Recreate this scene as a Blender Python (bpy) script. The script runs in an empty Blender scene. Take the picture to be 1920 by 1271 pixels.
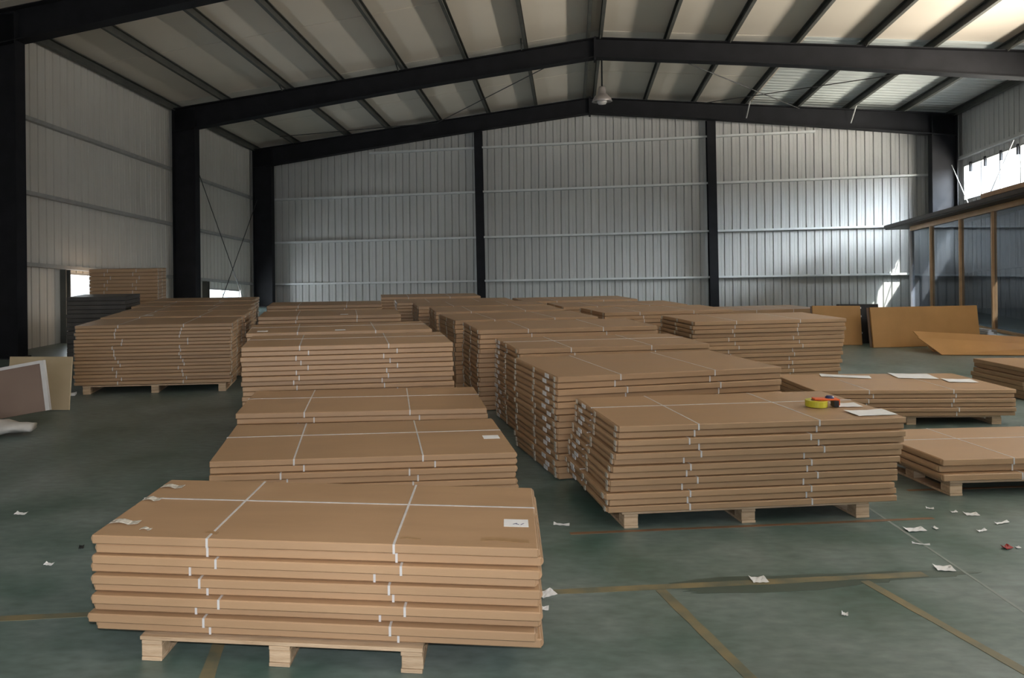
import bpy, math, random
from mathutils import Vector, Matrix

random.seed(7)
sc = bpy.context.scene
C = sc.collection

# ------------------------------------------------------------------ camera
cd = bpy.data.cameras.new('camera')
cam = bpy.data.objects.new('camera', cd); C.objects.link(cam)
cd.sensor_width = 36.0; cd.lens = 27.0
cd.shift_x = 160.0 / 1920.0
cd.shift_y = -173.5 / 1920.0
cd.clip_start = 0.05; cd.clip_end = 200
EYE = 1.95
cam.matrix_world = Matrix.Translation((0, 0, EYE)) @ Matrix.Rotation(math.radians(90), 4, 'X') @ Matrix.Rotation(-0.010, 4, 'Z')
sc.camera = cam

# ------------------------------------------------------------------ colour management, world
sc.view_settings.view_transform = 'Standard'
sc.view_settings.look = 'None'
sc.view_settings.exposure = 0.15
sc.view_settings.gamma = 1.0
sc.view_settings.use_curve_mapping = False
w = bpy.data.worlds.new('sky'); sc.world = w; w.use_nodes = True
w.node_tree.nodes['Background'].inputs[0].default_value = (0.86, 0.93, 1.0, 1)
w.node_tree.nodes['Background'].inputs[1].default_value = 2.2

# building axes: p runs across the hall, q along it, both turned from the camera
PSI = math.atan(0.1875)
E1 = Vector((math.cos(PSI), -math.sin(PSI), 0)); E2 = Vector((math.sin(PSI), math.cos(PSI), 0))
QE = 24.63; PL = -10.44; PR = 10.82; PRIDGE = 0.62; QF = -8.0
def lift(p, q): return 0.085 * (QE - q) + 0.015 * (p - 0.65)      # the roof and rails fall slightly to the far end
def G(p, q, z): return E1 * p + E2 * q + Vector((0, 0, z))
def B(p, q, z): return E1 * p + E2 * q + Vector((0, 0, z + lift(p, q)))

# ------------------------------------------------------------------ sun, flash and daylight at the openings
def add_area(name, loc, direction, sx, sy, watts, col):
    l = bpy.data.lights.new(name, 'AREA'); l.shape = 'RECTANGLE'; l.size = sx; l.size_y = sy
    l.energy = watts; l.color = col
    o = bpy.data.objects.new(name, l); C.objects.link(o)
    d = Vector(direction).normalized()
    zax = -d; xax = Vector((0, 0, 1)).cross(zax)
    xax.normalize(); yax = zax.cross(xax)
    m = Matrix((xax, yax, zax)).transposed().to_4x4(); m.translation = loc
    o.matrix_world = m
    return o
SUN_D = (E1 * -1.12 + E2 * 1.35 + Vector((0, 0, -2.0))).normalized()
sl = bpy.data.lights.new('sun', 'SUN'); sl.energy = 16.0; sl.angle = 0.009; sl.color = (1.0, 0.96, 0.88)
so = bpy.data.objects.new('sun', sl); C.objects.link(so)
so.rotation_euler = SUN_D.to_track_quat('-Z', 'Y').to_euler()
so.location = (12, 10, 14)
SKY = (0.93, 0.97, 1.0)
W_R = ((19.55, 24.16), (12.9, 18.4), (6.2, 11.7), (-0.4, 5.0))          # windows in the right wall, along q
ZB_R = (2.87, 3.9)
for i, (a, b) in enumerate(W_R):
    qm = (a + b) / 2; zm = sum(ZB_R) / 2
    # open sky, high outside each window, shining down through it
    src = B(PR + 3.2, qm - (2.4 if i == 0 else 0.3), zm + 2.1)
    add_area('skylight', src, B(PR, qm, zm) - src, b - a + 1.2, 3.4, (5600.0, 900.0, 600.0, 450.0)[i], (0.88, 0.95, 1.0))
    # light thrown back up by the sunlit yard
    src = B(PR + 1.6, qm, zm - 1.1)
    add_area('yard_light', src, B(PR, qm, zm) - src, b - a + 0.5, 1.2, (520.0, 1500.0, 3100.0, 2700.0)[i], (1.0, 0.90, 0.75))
W_L = ((14.62, 16.6, -0.35, 0.80), (21.0, 23.35, -0.30, 0.66))
for (a, b, z0, z1) in W_L:
    add_area('daylight', B(PL - 0.5, (a + b) / 2, (z0 + z1) / 2), E1 + Vector((0, 0, -0.05)), b - a, z1 - z0, 50.0 * (b - a), SKY)
add_area('daylight', G(1.0, QF - 0.3, 2.6), E2 + Vector((0, 0, -0.02)), 8.0, 5.0, 92.0, (0.90, 0.94, 1.0))
fl = bpy.data.lights.new('camera_flash', 'SPOT'); fl.spot_size = math.radians(84); fl.spot_blend = 1.0; fl.shadow_soft_size = 0.03
fl.energy = 400.0; fl.color = (1.0, 0.95, 0.92)
fo = bpy.data.objects.new('camera_flash', fl); C.objects.link(fo)
fo.location = (-0.02, 0.0, EYE + 0.14)
fo.rotation_euler = Vector((-0.28, 1, -0.30)).to_track_quat('-Z', 'Y').to_euler()

# ------------------------------------------------------------------ materials
def new_mat(name):
    m = bpy.data.materials.new(name); m.use_nodes = True
    nt = m.node_tree
    return m, nt, nt.nodes['Principled BSDF']
def noise_mat(name, c1, c2, rough=0.6, scale=6.0, bump=0.0, bscale=40.0, metal=0.0, spec=0.5, stretch=(1, 1, 1), vary=0.0, r2=None):
    m, nt, b = new_mat(name)
    tc = nt.nodes.new('ShaderNodeTexCoord'); mp = nt.nodes.new('ShaderNodeMapping')
    mp.inputs['Scale'].default_value = stretch
    nt.links.new(tc.outputs['Object'], mp.inputs['Vector'])
    n = nt.nodes.new('ShaderNodeTexNoise'); n.inputs['Scale'].default_value = scale; n.inputs['Detail'].default_value = 4
    nt.links.new(mp.outputs['Vector'], n.inputs['Vector'])
    cr = nt.nodes.new('ShaderNodeValToRGB')
    cr.color_ramp.elements[0].position = 0.3; cr.color_ramp.elements[1].position = 0.7
    cr.color_ramp.elements[0].color = (*c1, 1); cr.color_ramp.elements[1].color = (*c2, 1)
    nt.links.new(n.outputs['Fac'], cr.inputs['Fac'])
    col = cr.outputs['Color']
    if vary:
        oi = nt.nodes.new('ShaderNodeObjectInfo')
        mr = nt.nodes.new('ShaderNodeMapRange'); mr.inputs['To Min'].default_value = 1 - vary; mr.inputs['To Max'].default_value = 1 + vary
        nt.links.new(oi.outputs['Random'], mr.inputs['Value'])
        hs = nt.nodes.new('ShaderNodeHueSaturation')
        nt.links.new(col, hs.inputs['Color']); nt.links.new(mr.outputs['Result'], hs.inputs['Value'])
        col = hs.outputs['Color']
    nt.links.new(col, b.inputs['Base Color'])
    b.inputs['Roughness'].default_value = rough; b.inputs['Metallic'].default_value = metal
    b.inputs['Specular IOR Level'].default_value = spec
    if r2 is not None:
        mr2 = nt.nodes.new('ShaderNodeMapRange'); mr2.inputs['To Min'].default_value = rough; mr2.inputs['To Max'].default_value = r2
        nt.links.new(n.outputs['Fac'], mr2.inputs['Value']); nt.links.new(mr2.outputs['Result'], b.inputs['Roughness'])
    if bump:
        n2 = nt.nodes.new('ShaderNodeTexNoise'); n2.inputs['Scale'].default_value = bscale
        nt.links.new(mp.outputs['Vector'], n2.inputs['Vector'])
        bp = nt.nodes.new('ShaderNodeBump'); bp.inputs['Strength'].default_value = bump; bp.inputs['Distance'].default_value = 0.01
        nt.links.new(n2.outputs['Fac'], bp.inputs['Height']); nt.links.new(bp.outputs['Normal'], b.inputs['Normal'])
    return m

M = {}
M['kraft'] = noise_mat('kraft_cardboard', (0.39, 0.246, 0.140), (0.445, 0.286, 0.167), 0.36, 3.0, 0.05, 60, spec=0.5, stretch=(0.6, 3, 3), vary=0.09, r2=0.5)
M['kraft_flat'] = noise_mat('kraft_sheet', (0.40, 0.215, 0.078), (0.46, 0.25, 0.095), 0.55, 2.5, 0.05, 50, spec=0.4)
M['strap'] = noise_mat('white_strap', (0.55, 0.54, 0.55), (0.66, 0.65, 0.66), 0.35, 30)
M['paper'] = noise_mat('white_paper', (0.78, 0.79, 0.82), (0.85, 0.85, 0.87), 0.6, 20)
M['ink'] = noise_mat('ink', (0.12, 0.13, 0.25), (0.18, 0.18, 0.3), 0.6, 20)
M['film'] = noise_mat('clear_tape', (0.55, 0.5, 0.42), (0.8, 0.77, 0.7), 0.12, 40, 0.6, 60, spec=0.8)
M['tape_brown'] = noise_mat('brown_tape', (0.33, 0.2, 0.10), (0.38, 0.235, 0.12), 0.3, 20)
M['pallet'] = noise_mat('pallet_wood', (0.42, 0.29, 0.18), (0.60, 0.45, 0.31), 0.75, 5, 0.3, 30, stretch=(1, 8, 8), vary=0.2)
M['steel'] = noise_mat('dark_painted_steel', (0.010, 0.0105, 0.013), (0.016, 0.0165, 0.02), 0.65, 3, spec=0.2)
M['purlin'] = noise_mat('grey_purlin_steel', (0.075, 0.078, 0.072), (0.11, 0.112, 0.10), 0.5, 3, spec=0.4, stretch=(1, 1, 1))
M['girt'] = noise_mat('galvanised_rail', (0.58, 0.60, 0.60), (0.68, 0.70, 0.70), 0.4, 4, metal=0.1)
M['wall'] = noise_mat('grey_wall_sheet', (0.46, 0.465, 0.455), (0.52, 0.525, 0.515), 0.42, 0.8, vary=0.03)
M['wall_left'] = noise_mat('grey_wall_panel', (0.55, 0.53, 0.49), (0.61, 0.59, 0.55), 0.55, 0.7, vary=0.02)
M['roof'] = noise_mat('roof_lining', (0.70, 0.64, 0.55), (0.77, 0.705, 0.615), 0.6, 0.5, 0.03, 3)
M['roof_light'] = noise_mat('ribbed_roof_sheet', (0.60, 0.64, 0.62), (0.68, 0.72, 0.70), 0.35, 0.8)
M['rod'] = noise_mat('steel_rod', (0.03, 0.03, 0.03), (0.05, 0.05, 0.05), 0.5, 4)
M['rod_light'] = noise_mat('bright_steel_rod', (0.45, 0.45, 0.45), (0.55, 0.55, 0.55), 0.4, 4)
M['alu'] = noise_mat('window_frame_metal', (0.30, 0.30, 0.29), (0.36, 0.36, 0.35), 0.4, 5)
M['gold'] = noise_mat('bronze_post', (0.50, 0.29, 0.14), (0.60, 0.37, 0.19), 0.3, 4, metal=0.35)
M['roofboard'] = noise_mat('dark_brown_fascia', (0.05, 0.037, 0.03), (0.075, 0.056, 0.045), 0.5, 4)
M['woodstrip'] = noise_mat('wood_strip', (0.33, 0.19, 0.10), (0.42, 0.25, 0.14), 0.5, 5)
M['paint'] = noise_mat('yellow_floor_paint', (0.12, 0.135, 0.105), (0.27, 0.215, 0.115), 0.45, 6)
M['paint_red'] = noise_mat('rust_floor_paint', (0.17, 0.09, 0.05), (0.24, 0.13, 0.07), 0.5, 9)
M['joint'] = noise_mat('floor_joint', (0.22, 0.25, 0.24), (0.27, 0.30, 0.29), 0.5, 9)
M['darkgap'] = noise_mat('dark_joint', (0.03, 0.03, 0.03), (0.05, 0.05, 0.045), 0.8, 9)
M['yellow'] = noise_mat('yellow_tape', (0.55, 0.50, 0.03), (0.68, 0.62, 0.06), 0.25, 8)
M['orange'] = noise_mat('orange_plastic', (0.85, 0.13, 0.03), (0.9, 0.17, 0.05), 0.35, 8)
M['black'] = noise_mat('black_rubber', (0.012, 0.012, 0.014), (0.02, 0.02, 0.022), 0.5, 8)
M['navy'] = noise_mat('navy_plastic', (0.03, 0.035, 0.12), (0.05, 0.06, 0.16), 0.4, 8)
M['red'] = noise_mat('red_scrap', (0.3, 0.02, 0.02), (0.4, 0.03, 0.03), 0.5, 8)
M['cream'] = noise_mat('cream_board', (0.45, 0.35, 0.22), (0.55, 0.44, 0.29), 0.5, 2)
M['brownboard'] = noise_mat('brown_board', (0.22, 0.15, 0.12), (0.28, 0.2, 0.16), 0.5, 1.5)
M['whiteedge'] = noise_mat('white_edging', (0.62, 0.6, 0.6), (0.7, 0.68, 0.68), 0.4, 5)
M['plastic'] = noise_mat('white_plastic_wrap', (0.42, 0.40, 0.38), (0.58, 0.56, 0.54), 0.3, 4, 0.5, 10)
M['darkstack'] = noise_mat('dark_grey_board', (0.055, 0.05, 0.047), (0.075, 0.068, 0.062), 0.5, 4, vary=0.15)
M['greyboard'] = noise_mat('grey_board', (0.2, 0.19, 0.18), (0.27, 0.26, 0.25), 0.5, 4)
M['shade'] = noise_mat('lamp_shade_metal', (0.42, 0.38, 0.37), (0.5, 0.46, 0.45), 0.3, 6, metal=0.4)

def glass_mat(name, tint, gloss):
    m = bpy.data.materials.new(name); m.use_nodes = True; nt = m.node_tree
    nt.nodes.clear()
    out = nt.nodes.new('ShaderNodeOutputMaterial'); mix = nt.nodes.new('ShaderNodeMixShader')
    tr = nt.nodes.new('ShaderNodeBsdfTransparent'); gl = nt.nodes.new('ShaderNodeBsdfGlossy')
    lw = nt.nodes.new('ShaderNodeLayerWeight'); lw.inputs['Blend'].default_value = 0.5
    pw = nt.nodes.new('ShaderNodeMath'); pw.operation = 'POWER'; pw.inputs[1].default_value = 3.0
    nt.links.new(lw.outputs['Facing'], pw.inputs[0])
    fr = nt.nodes.new('ShaderNodeMapRange'); fr.inputs['To Min'].default_value = gloss[0]; fr.inputs['To Max'].default_value = gloss[1]
    nt.links.new(pw.outputs['Value'], fr.inputs['Value'])
    tr.inputs['Color'].default_value = (*tint, 1); gl.inputs['Roughness'].default_value = 0.02
    gl.inputs['Color'].default_value = (0.8, 0.82, 0.85, 1)
    nt.links.new(fr.outputs['Result'], mix.inputs['Fac'])
    nt.links.new(tr.outputs['BSDF'], mix.inputs[1]); nt.links.new(gl.outputs['BSDF'], mix.inputs[2])
    nt.links.new(mix.outputs['Shader'], out.inputs['Surface'])
    return m
M['glass_dark'] = glass_mat('tinted_partition_glass', (0.50, 0.54, 0.60), (0.10, 0.6))
M['glass'] = glass_mat('window_glass', (0.95, 0.97, 0.98), (0.03, 0.35))

def floor_mat():
    m, nt, b = new_mat('green_painted_floor')
    tc = nt.nodes.new('ShaderNodeTexCoord')
    def nz(scale, det, stretch=(1, 1, 1)):
        mp = nt.nodes.new('ShaderNodeMapping'); mp.inputs['Scale'].default_value = stretch
        nt.links.new(tc.outputs['Object'], mp.inputs['Vector'])
        n = nt.nodes.new('ShaderNodeTexNoise'); n.inputs['Scale'].default_value = scale; n.inputs['Detail'].default_value = det
        nt.links.new(mp.outputs['Vector'], n.inputs['Vector']); return n
    n1 = nz(1.3, 6); n2 = nz(0.35, 3); n3 = nz(9, 5, (1, 2.2, 1))
    cr = nt.nodes.new('ShaderNodeValToRGB')
    e = cr.color_ramp.elements
    e[0].position = 0.32; e[0].color = (0.065, 0.122, 0.106, 1)
    e[1].position = 0.72; e[1].color = (0.215, 0.262, 0.262, 1)
    nt.links.new(n1.outputs['Fac'], cr.inputs['Fac'])
    mx = nt.nodes.new('ShaderNodeMix'); mx.data_type = 'RGBA'
    r2 = nt.nodes.new('ShaderNodeMapRange'); r2.inputs['From Min'].default_value = 0.45; r2.inputs['From Max'].default_value = 0.75
    r2.inputs['To Max'].default_value = 0.6
    nt.links.new(n2.outputs['Fac'], r2.inputs['Value'])
    nt.links.new(r2.outputs['Result'], mx.inputs['Factor'])
    nt.links.new(cr.outputs['Color'], mx.inputs['A']); mx.inputs['B'].default_value = (0.155, 0.165, 0.155, 1)
    mx2 = nt.nodes.new('ShaderNodeMix'); mx2.data_type = 'RGBA'; mx2.blend_type = 'MULTIPLY'
    r3 = nt.nodes.new('ShaderNodeMapRange'); r3.inputs['To Min'].default_value = 0.55; r3.inputs['To Max'].default_value = 1.45
    nt.links.new(n3.outputs['Fac'], r3.inputs['Value'])
    cb = nt.nodes.new('ShaderNodeCombineColor')
    for k in range(3): nt.links.new(r3.outputs['Result'], cb.inputs[k])
    mx2.inputs['Factor'].default_value = 1.0
    nt.links.new(mx.outputs['Result'], mx2.inputs['A']); nt.links.new(cb.outputs['Color'], mx2.inputs['B'])
    nt.links.new(mx2.outputs['Result'], b.inputs['Base Color'])
    r4 = nt.nodes.new('ShaderNodeMapRange'); r4.inputs['To Min'].default_value = 0.28; r4.inputs['To Max'].default_value = 0.5
    nt.links.new(n1.outputs['Fac'], r4.inputs['Value']); nt.links.new(r4.outputs['Result'], b.inputs['Roughness'])
    bp = nt.nodes.new('ShaderNodeBump'); bp.inputs['Strength'].default_value = 0.08; bp.inputs['Distance'].default_value = 0.01
    nt.links.new(n3.outputs['Fac'], bp.inputs['Height']); nt.links.new(bp.outputs['Normal'], b.inputs['Normal'])
    return m
M['floor'] = floor_mat()
M['stain'] = noise_mat('damp_stain', (0.055, 0.09, 0.078), (0.09, 0.125, 0.113), 0.3, 3)

# ------------------------------------------------------------------ mesh helpers
class MB:
    def __init__(s): s.v = []; s.f = []
    def add(s, verts, faces):
        n = len(s.v); s.v += [tuple(x) for x in verts]; s.f += [tuple(i + n for i in f) for f in faces]; return s
    def hexa(s, p8):
        return s.add(p8, [(0, 3, 2, 1), (4, 5, 6, 7), (0, 1, 5, 4), (1, 2, 6, 5), (2, 3, 7, 6), (3, 0, 4, 7)])
    def box(s, x0, x1, y0, y1, z0, z1, fn=None):
        p = [(x0, y0, z0), (x1, y0, z0), (x1, y1, z0), (x0, y1, z0), (x0, y0, z1), (x1, y0, z1), (x1, y1, z1), (x0, y1, z1)]
        return s.hexa([fn(*a) for a in p] if fn else p)
    def cbox(s, x0, x1, y0, y1, z0, z1, b):
        # box with chamfered edges
        V = []; idx = {}
        xs = (x0, x0 + b, x1 - b, x1); ys = (y0, y0 + b, y1 - b, y1); zs = (z0, z0 + b, z1 - b, z1)
        def vid(i, j, k):
            if (i, j, k) not in idx: idx[(i, j, k)] = len(V); V.append((xs[i], ys[j], zs[k]))
            return idx[(i, j, k)]
        F = [(vid(1, 1, 0), vid(1, 2, 0), vid(2, 2, 0), vid(2, 1, 0)), (vid(1, 1, 3), vid(2, 1, 3), vid(2, 2, 3), vid(1, 2, 3)),
             (vid(1, 0, 1), vid(2, 0, 1), vid(2, 0, 2), vid(1, 0, 2)), (vid(1, 3, 1), vid(1, 3, 2), vid(2, 3, 2), vid(2, 3, 1)),
             (vid(0, 1, 1), vid(0, 1, 2), vid(0, 2, 2), vid(0, 2, 1)), (vid(3, 1, 1), vid(3, 2, 1), vid(3, 2, 2), vid(3, 1, 2))]
        for j, jj in ((0, 1), (3, 2)):
            for k, kk in ((0, 1), (3, 2)):
                F.append((vid(1, j, kk), vid(2, j, kk), vid(2, jj, k), vid(1, jj, k)))
        for i, ii in ((0, 1), (3, 2)):
            for k, kk in ((0, 1), (3, 2)):
                F.append((vid(i, 1, kk), vid(i, 2, kk), vid(ii, 2, k), vid(ii, 1, k)))
            for j, jj in ((0, 1), (3, 2)):
                F.append((vid(i, jj, 1), vid(i, jj, 2), vid(ii, j, 2), vid(ii, j, 1)))
                for k, kk in ((0, 1), (3, 2)):
                    F.append((vid(i, jj, kk), vid(ii, j, kk), vid(ii, jj, k)))
        return s.add(V, F)
    def prism(s, prof, a, b, fn):
        # closed profile extruded between parameters a and b, fn(u, v, t) -> point
        n = len(prof)
        V = [fn(u, v, a) for u, v in prof] + [fn(u, v, b) for u, v in prof]
        F = [tuple(range(n))[::-1], tuple(range(n, 2 * n))]
        F += [(i, (i + 1) % n, (i + 1) % n + n, i + n) for i in range(n)]
        return s.add(V, F)
    def tube(s, pts, r, n=8):
        pts = [Vector(p) for p in pts]; V = []; F = []
        for i, p in enumerate(pts):
            d = (pts[min(i + 1, len(pts) - 1)] - pts[max(i - 1, 0)]).normalized()
            up = Vector((0, 0, 1)) if abs(d.z) < 0.95 else Vector((1, 0, 0))
            a = d.cross(up).normalized(); b = d.cross(a)
            V += [p + (a * math.cos(2 * math.pi * k / n) + b * math.sin(2 * math.pi * k / n)) * r for k in range(n)]
        for i in range(len(pts) - 1):
            F += [(i * n + k, i * n + (k + 1) % n, (i + 1) * n + (k + 1) % n, (i + 1) * n + k) for k in range(n)]
        F += [tuple(range(n))[::-1], tuple(range((len(pts) - 1) * n, len(pts) * n))]
        return s.add(V, F)
    def lathe(s, prof, n=24, c=(0, 0, 0)):
        V = []; F = []; m = len(prof)
        for k in range(n):
            a = 2 * math.pi * k / n
            V += [(c[0] + r * math.cos(a), c[1] + r * math.sin(a), c[2] + z) for r, z in prof]
        for k in range(n):
            for i in range(m - 1):
                F.append((k * m + i, ((k + 1) % n) * m + i, ((k + 1) % n) * m + i + 1, k * m + i + 1))
        return s.add(V, F)
    def mesh(s, name, mat):
        me = bpy.data.meshes.new(name); me.from_pydata(s.v, [], s.f); me.materials.append(M[mat])
        me.validate(); me.update()
        import bmesh
        bm = bmesh.new(); bm.from_mesh(me); bmesh.ops.recalc_face_normals(bm, faces=bm.faces); bm.to_mesh(me); bm.free()
        return me
    def build(s, name, mat, parent=None, smooth=False):
        me = s.mesh(name, mat)
        if smooth:
            for p in me.polygons: p.use_smooth = True
        return link(name, me, parent)
def link(name, me, parent=None):
    o = bpy.data.objects.new(name, me); C.objects.link(o)
    if parent is not None: o.parent = parent
    return o
def empty(name, loc=(0, 0, 0), rz=0.0):
    o = bpy.data.objects.new(name, None); C.objects.link(o); o.location = loc; o.rotation_euler = (0, 0, rz)
    o.empty_display_size = 0.1
    return o
def tag(o, label=None, cat=None, group=None, kind=None):
    if label: o['label'] = label
    if cat: o['category'] = cat
    if group: o['group'] = group
    if kind: o['kind'] = kind
    return o
ORD = ['first', 'second', 'third', 'fourth', 'fifth', 'sixth', 'seventh', 'eighth', 'ninth', 'tenth', 'eleventh', 'twelfth', 'thirteenth',
       'fourteenth', 'fifteenth', 'sixteenth', 'seventeenth', 'eighteenth', 'nineteenth', 'twentieth']

# ------------------------------------------------------------------ floor
fb = MB(); fb.box(PL - 0.3, PR + 0.3, QF - 0.3, QE + 0.4, -0.2, 0.0, G)
floor = fb.build('floor', 'floor'); tag(floor, kind='structure')
def strip(name, mat, x0, y0, x1, y1, wd, z=0.002):
    a = Vector((x0, y0, 0)); b = Vector((x1, y1, 0)); n = (b - a).normalized(); s_ = Vector((-n.y, n.x, 0)) * wd / 2
    N = max(2, int((b - a).length / 0.12)); V = []; F = []
    for i in range(N + 1):
        c = a.lerp(b, i / N); k = 1 + random.uniform(-0.14, 0.14)
        for side in (1, -1):
            for zz in (z, 0.0): V.append(c + s_ * side * k + Vector((0, 0, zz)))
    for i in range(N):
        o = i * 4
        F += [(o, o + 4, o + 6, o + 2), (o, o + 1, o + 5, o + 4), (o + 2, o + 6, o + 7, o + 3)]
    F += [(0, 2, 3, 1), (N * 4, N * 4 + 1, N * 4 + 3, N * 4 + 2)]
    m = MB(); m.add(V, F); return m.build(name, mat, floor)
strip('floor_marking', 'paint', -6.0, 3.76, 2.9, 4.50, 0.06, 0.0022)
strip('floor_marking', 'paint', 1.30, 4.33, 1.56, 2.6, 0.065)
strip('floor_marking', 'paint', 2.50, 4.42, 2.86, 2.6, 0.055)
strip('floor_marking', 'paint', -1.06, 3.95, -0.94, 2.6, 0.065)
strip('floor_marking', 'paint_red', 0.95, 5.19, 3.55, 5.41, 0.035)
strip('floor_marking', 'paint_red', 3.75, 6.02, 7.0, 6.25, 0.035)
strip('floor_joint', 'joint', 3.35, 7.5, 3.02, 2.6, 0.018, 0.0012)
# damp stain along the yellow line
def blob(name, mat, pts, z, parent=None, th=0.0):
    V = [(x, y, z) for x, y in pts]; n = len(V); m = MB()
    if th:
        V += [(x, y, z - th) for x, y in pts]
        m.add(V, [tuple(range(n)), tuple(range(2 * n - 1, n - 1, -1))] + [(i, i + n, (i + 1) % n + n, (i + 1) % n) for i in range(n)])
    else: m.add(V, [tuple(range(n))])
    return m.build(name, mat, parent)
st = []
for k in range(40):
    a = 2 * math.pi * k / 40; r = 1 + 0.18 * math.sin(3 * a + 1) + random.uniform(-0.1, 0.1)
    st.append((2.15 + 0.86 * math.cos(a) * r + 0.02, 4.42 + 0.10 * math.sin(a) * r + 0.085 * math.cos(a)))
blob('floor_stain', 'stain', st, 0.0008, floor, 0.0008)

# ------------------------------------------------------------------ roof line
def beam_top(p):
    return 5.37 + 1.08 * ((p - PL) / (PRIDGE - PL) if p < PRIDGE else (PR - p) / (PR - PRIDGE))
def roof_under(p): return beam_top(p) + 0.20

# ------------------------------------------------------------------ walls: every sheet between two ribs is a panel
PITCH = 0.235
def wall_panels(parent, name, mat, c0, c1, fn, zlo, zhi, holes=(), depth=0.034):
    # fn(c, d, z, tilted) -> point, c along the wall, d depth outwards
    n = int(round((c1 - c0) / PITCH)); step = (c1 - c0) / n
    for i in range(n):
        a = c0 + i * step; b = a + step; mid = (a + b) / 2
        g = 0.030
        prof = [(a, depth), (a + g * 0.35, 0.0), (mid - 0.02, 0.0), (mid, 0.004), (mid + 0.02, 0.0), (b - g, 0.0), (b - g * 0.4, depth), (b, depth),
                (b, depth + 0.012), (a, depth + 0.012)]
        segs = [(None, None)]
        for (h0, h1, z0, z1) in holes:
            if h0 <= mid <= h1: segs = [(None, z0), (z1, None)]
        for (s0, s1) in segs:
            lo = [(fn(c, d, zlo, False) if s0 is None else fn(c, d, s0, True)) for c, d in prof]
            hi = [(fn(c, d, zhi(c), True) if s1 is None else fn(c, d, s1, True)) for c, d in prof]
            if (hi[0] - lo[0]).z < 0.03: continue
            m = MB(); k = len(prof)
            m.add(lo + hi, [tuple(range(k))[::-1], tuple(range(k, 2 * k))] + [(j, (j + 1) % k, (j + 1) % k + k, j + k) for j in range(k)])
            m.build(name, mat, parent)
QW = QE + 0.22                                     # plane of the end wall
wall_back = empty('wall_back', G(0, QW, 0)); tag(wall_back, kind='structure')
def keep(o, par):
    o.parent = par; o.matrix_parent_inverse = par.matrix_world.inverted(); return o
class Par:                                          # parents meshes given in world coordinates
    pass
bpy.context.view_layer.update()
wall_back.location = (0, 0, 0)
wall_panels(wall_back, 'wall_panel', 'wall', PL - 0.15, PR + 0.15, lambda c, d, z, t: B(c, QW + d, z) if t else G(c, QW + d, z), 0.0, lambda c: roof_under(c) + 0.02)
wall_left = empty('wall_left'); tag(wall_left, kind='structure')
PWL = PL - 0.12
wall_panels(wall_left, 'wall_panel', 'wall_left', 11.0, QW + 0.02, lambda c, d, z, t: B(PWL - d, c, z) if t else G(PWL - d, c, z), 0.0,
            lambda c: roof_under(PWL) + 0.05, [(a, b, z0, z1) for a, b, z0, z1 in W_L])
wall_right = empty('wall_right'); tag(wall_right, kind='structure')
PWR = PR + 0.12
wall_panels(wall_right, 'wall_panel', 'wall', 17.2, QW + 0.02, lambda c, d, z, t: B(PWR + d, c, z) if t else G(PWR + d, c, z), 0.0,
            lambda c: roof_under(PWR) + 0.05, [(W_R[0][0], W_R[0][1], ZB_R[0], ZB_R[1])])
# plain run of the side walls beside and behind the photographer
def hexB(m, p0, p1, q0, q1, z0, z1, floor0=False):
    f = lambda p, q, z: (G(p, q, 0) if (floor0 and z == z0) else B(p, q, z))
    return m.box(p0, p1, q0, q1, z0, z1, f)
m = MB(); hexB(m, PWL - 0.05, PWL, QF, 11.0, 0, roof_under(PWL) + 0.05, True); m.build('near_wall_sheet', 'wall_left', wall_left)
edges = sorted([17.2, QF] + [x for w_ in W_R[1:] for x in w_])
for i in range(len(edges) - 1):
    a, b = edges[i], edges[i + 1]
    win = any(abs(a - w_[0]) < 1e-6 for w_ in W_R[1:])
    m = MB()
    if win or (a, b) == (12.9, 17.2):
        hexB(m, PWR, PWR + 0.05, a, b, 0, ZB_R[0], True); hexB(m, PWR, PWR + 0.05, a, b, ZB_R[1], roof_under(PWR) + 0.05)
    else: hexB(m, PWR, PWR + 0.05, a, b, 0, roof_under(PWR) + 0.05, True)
    m.build('near_wall_sheet', 'wall', wall_right)
m = MB(); hexB(m, PWR, PWR + 0.05, 17.2, 18.4, ZB_R[0] - .01, ZB_R[0]); 
wall_front = empty('wall_front'); tag(wall_front, kind='structure')
for (p0, p1, z0, z1, fl0) in ((PL - .2, -3.0, 0, 5.2, True), (5.0, PR + .2, 0, 5.2, True), (-3.0, 5.0, 2.4, 5.2, False)):
    m = MB(); hexB(m, p0, p1, QF - 0.05, QF, z0, z1, fl0); m.build('gable_sheet', 'wall', wall_front)
m = MB()
for (pa, pb) in ((PL - .2, PRIDGE), (PRIDGE, PR + .2)):
    f = lambda p, q, z: B(p, q, 5.2 if z == 0 else roof_under(p) + 0.03)
    m.box(pa, pb, QF - 0.05, QF, 0, 1, f)
m.build('gable_sheet', 'wall', wall_front)

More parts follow.
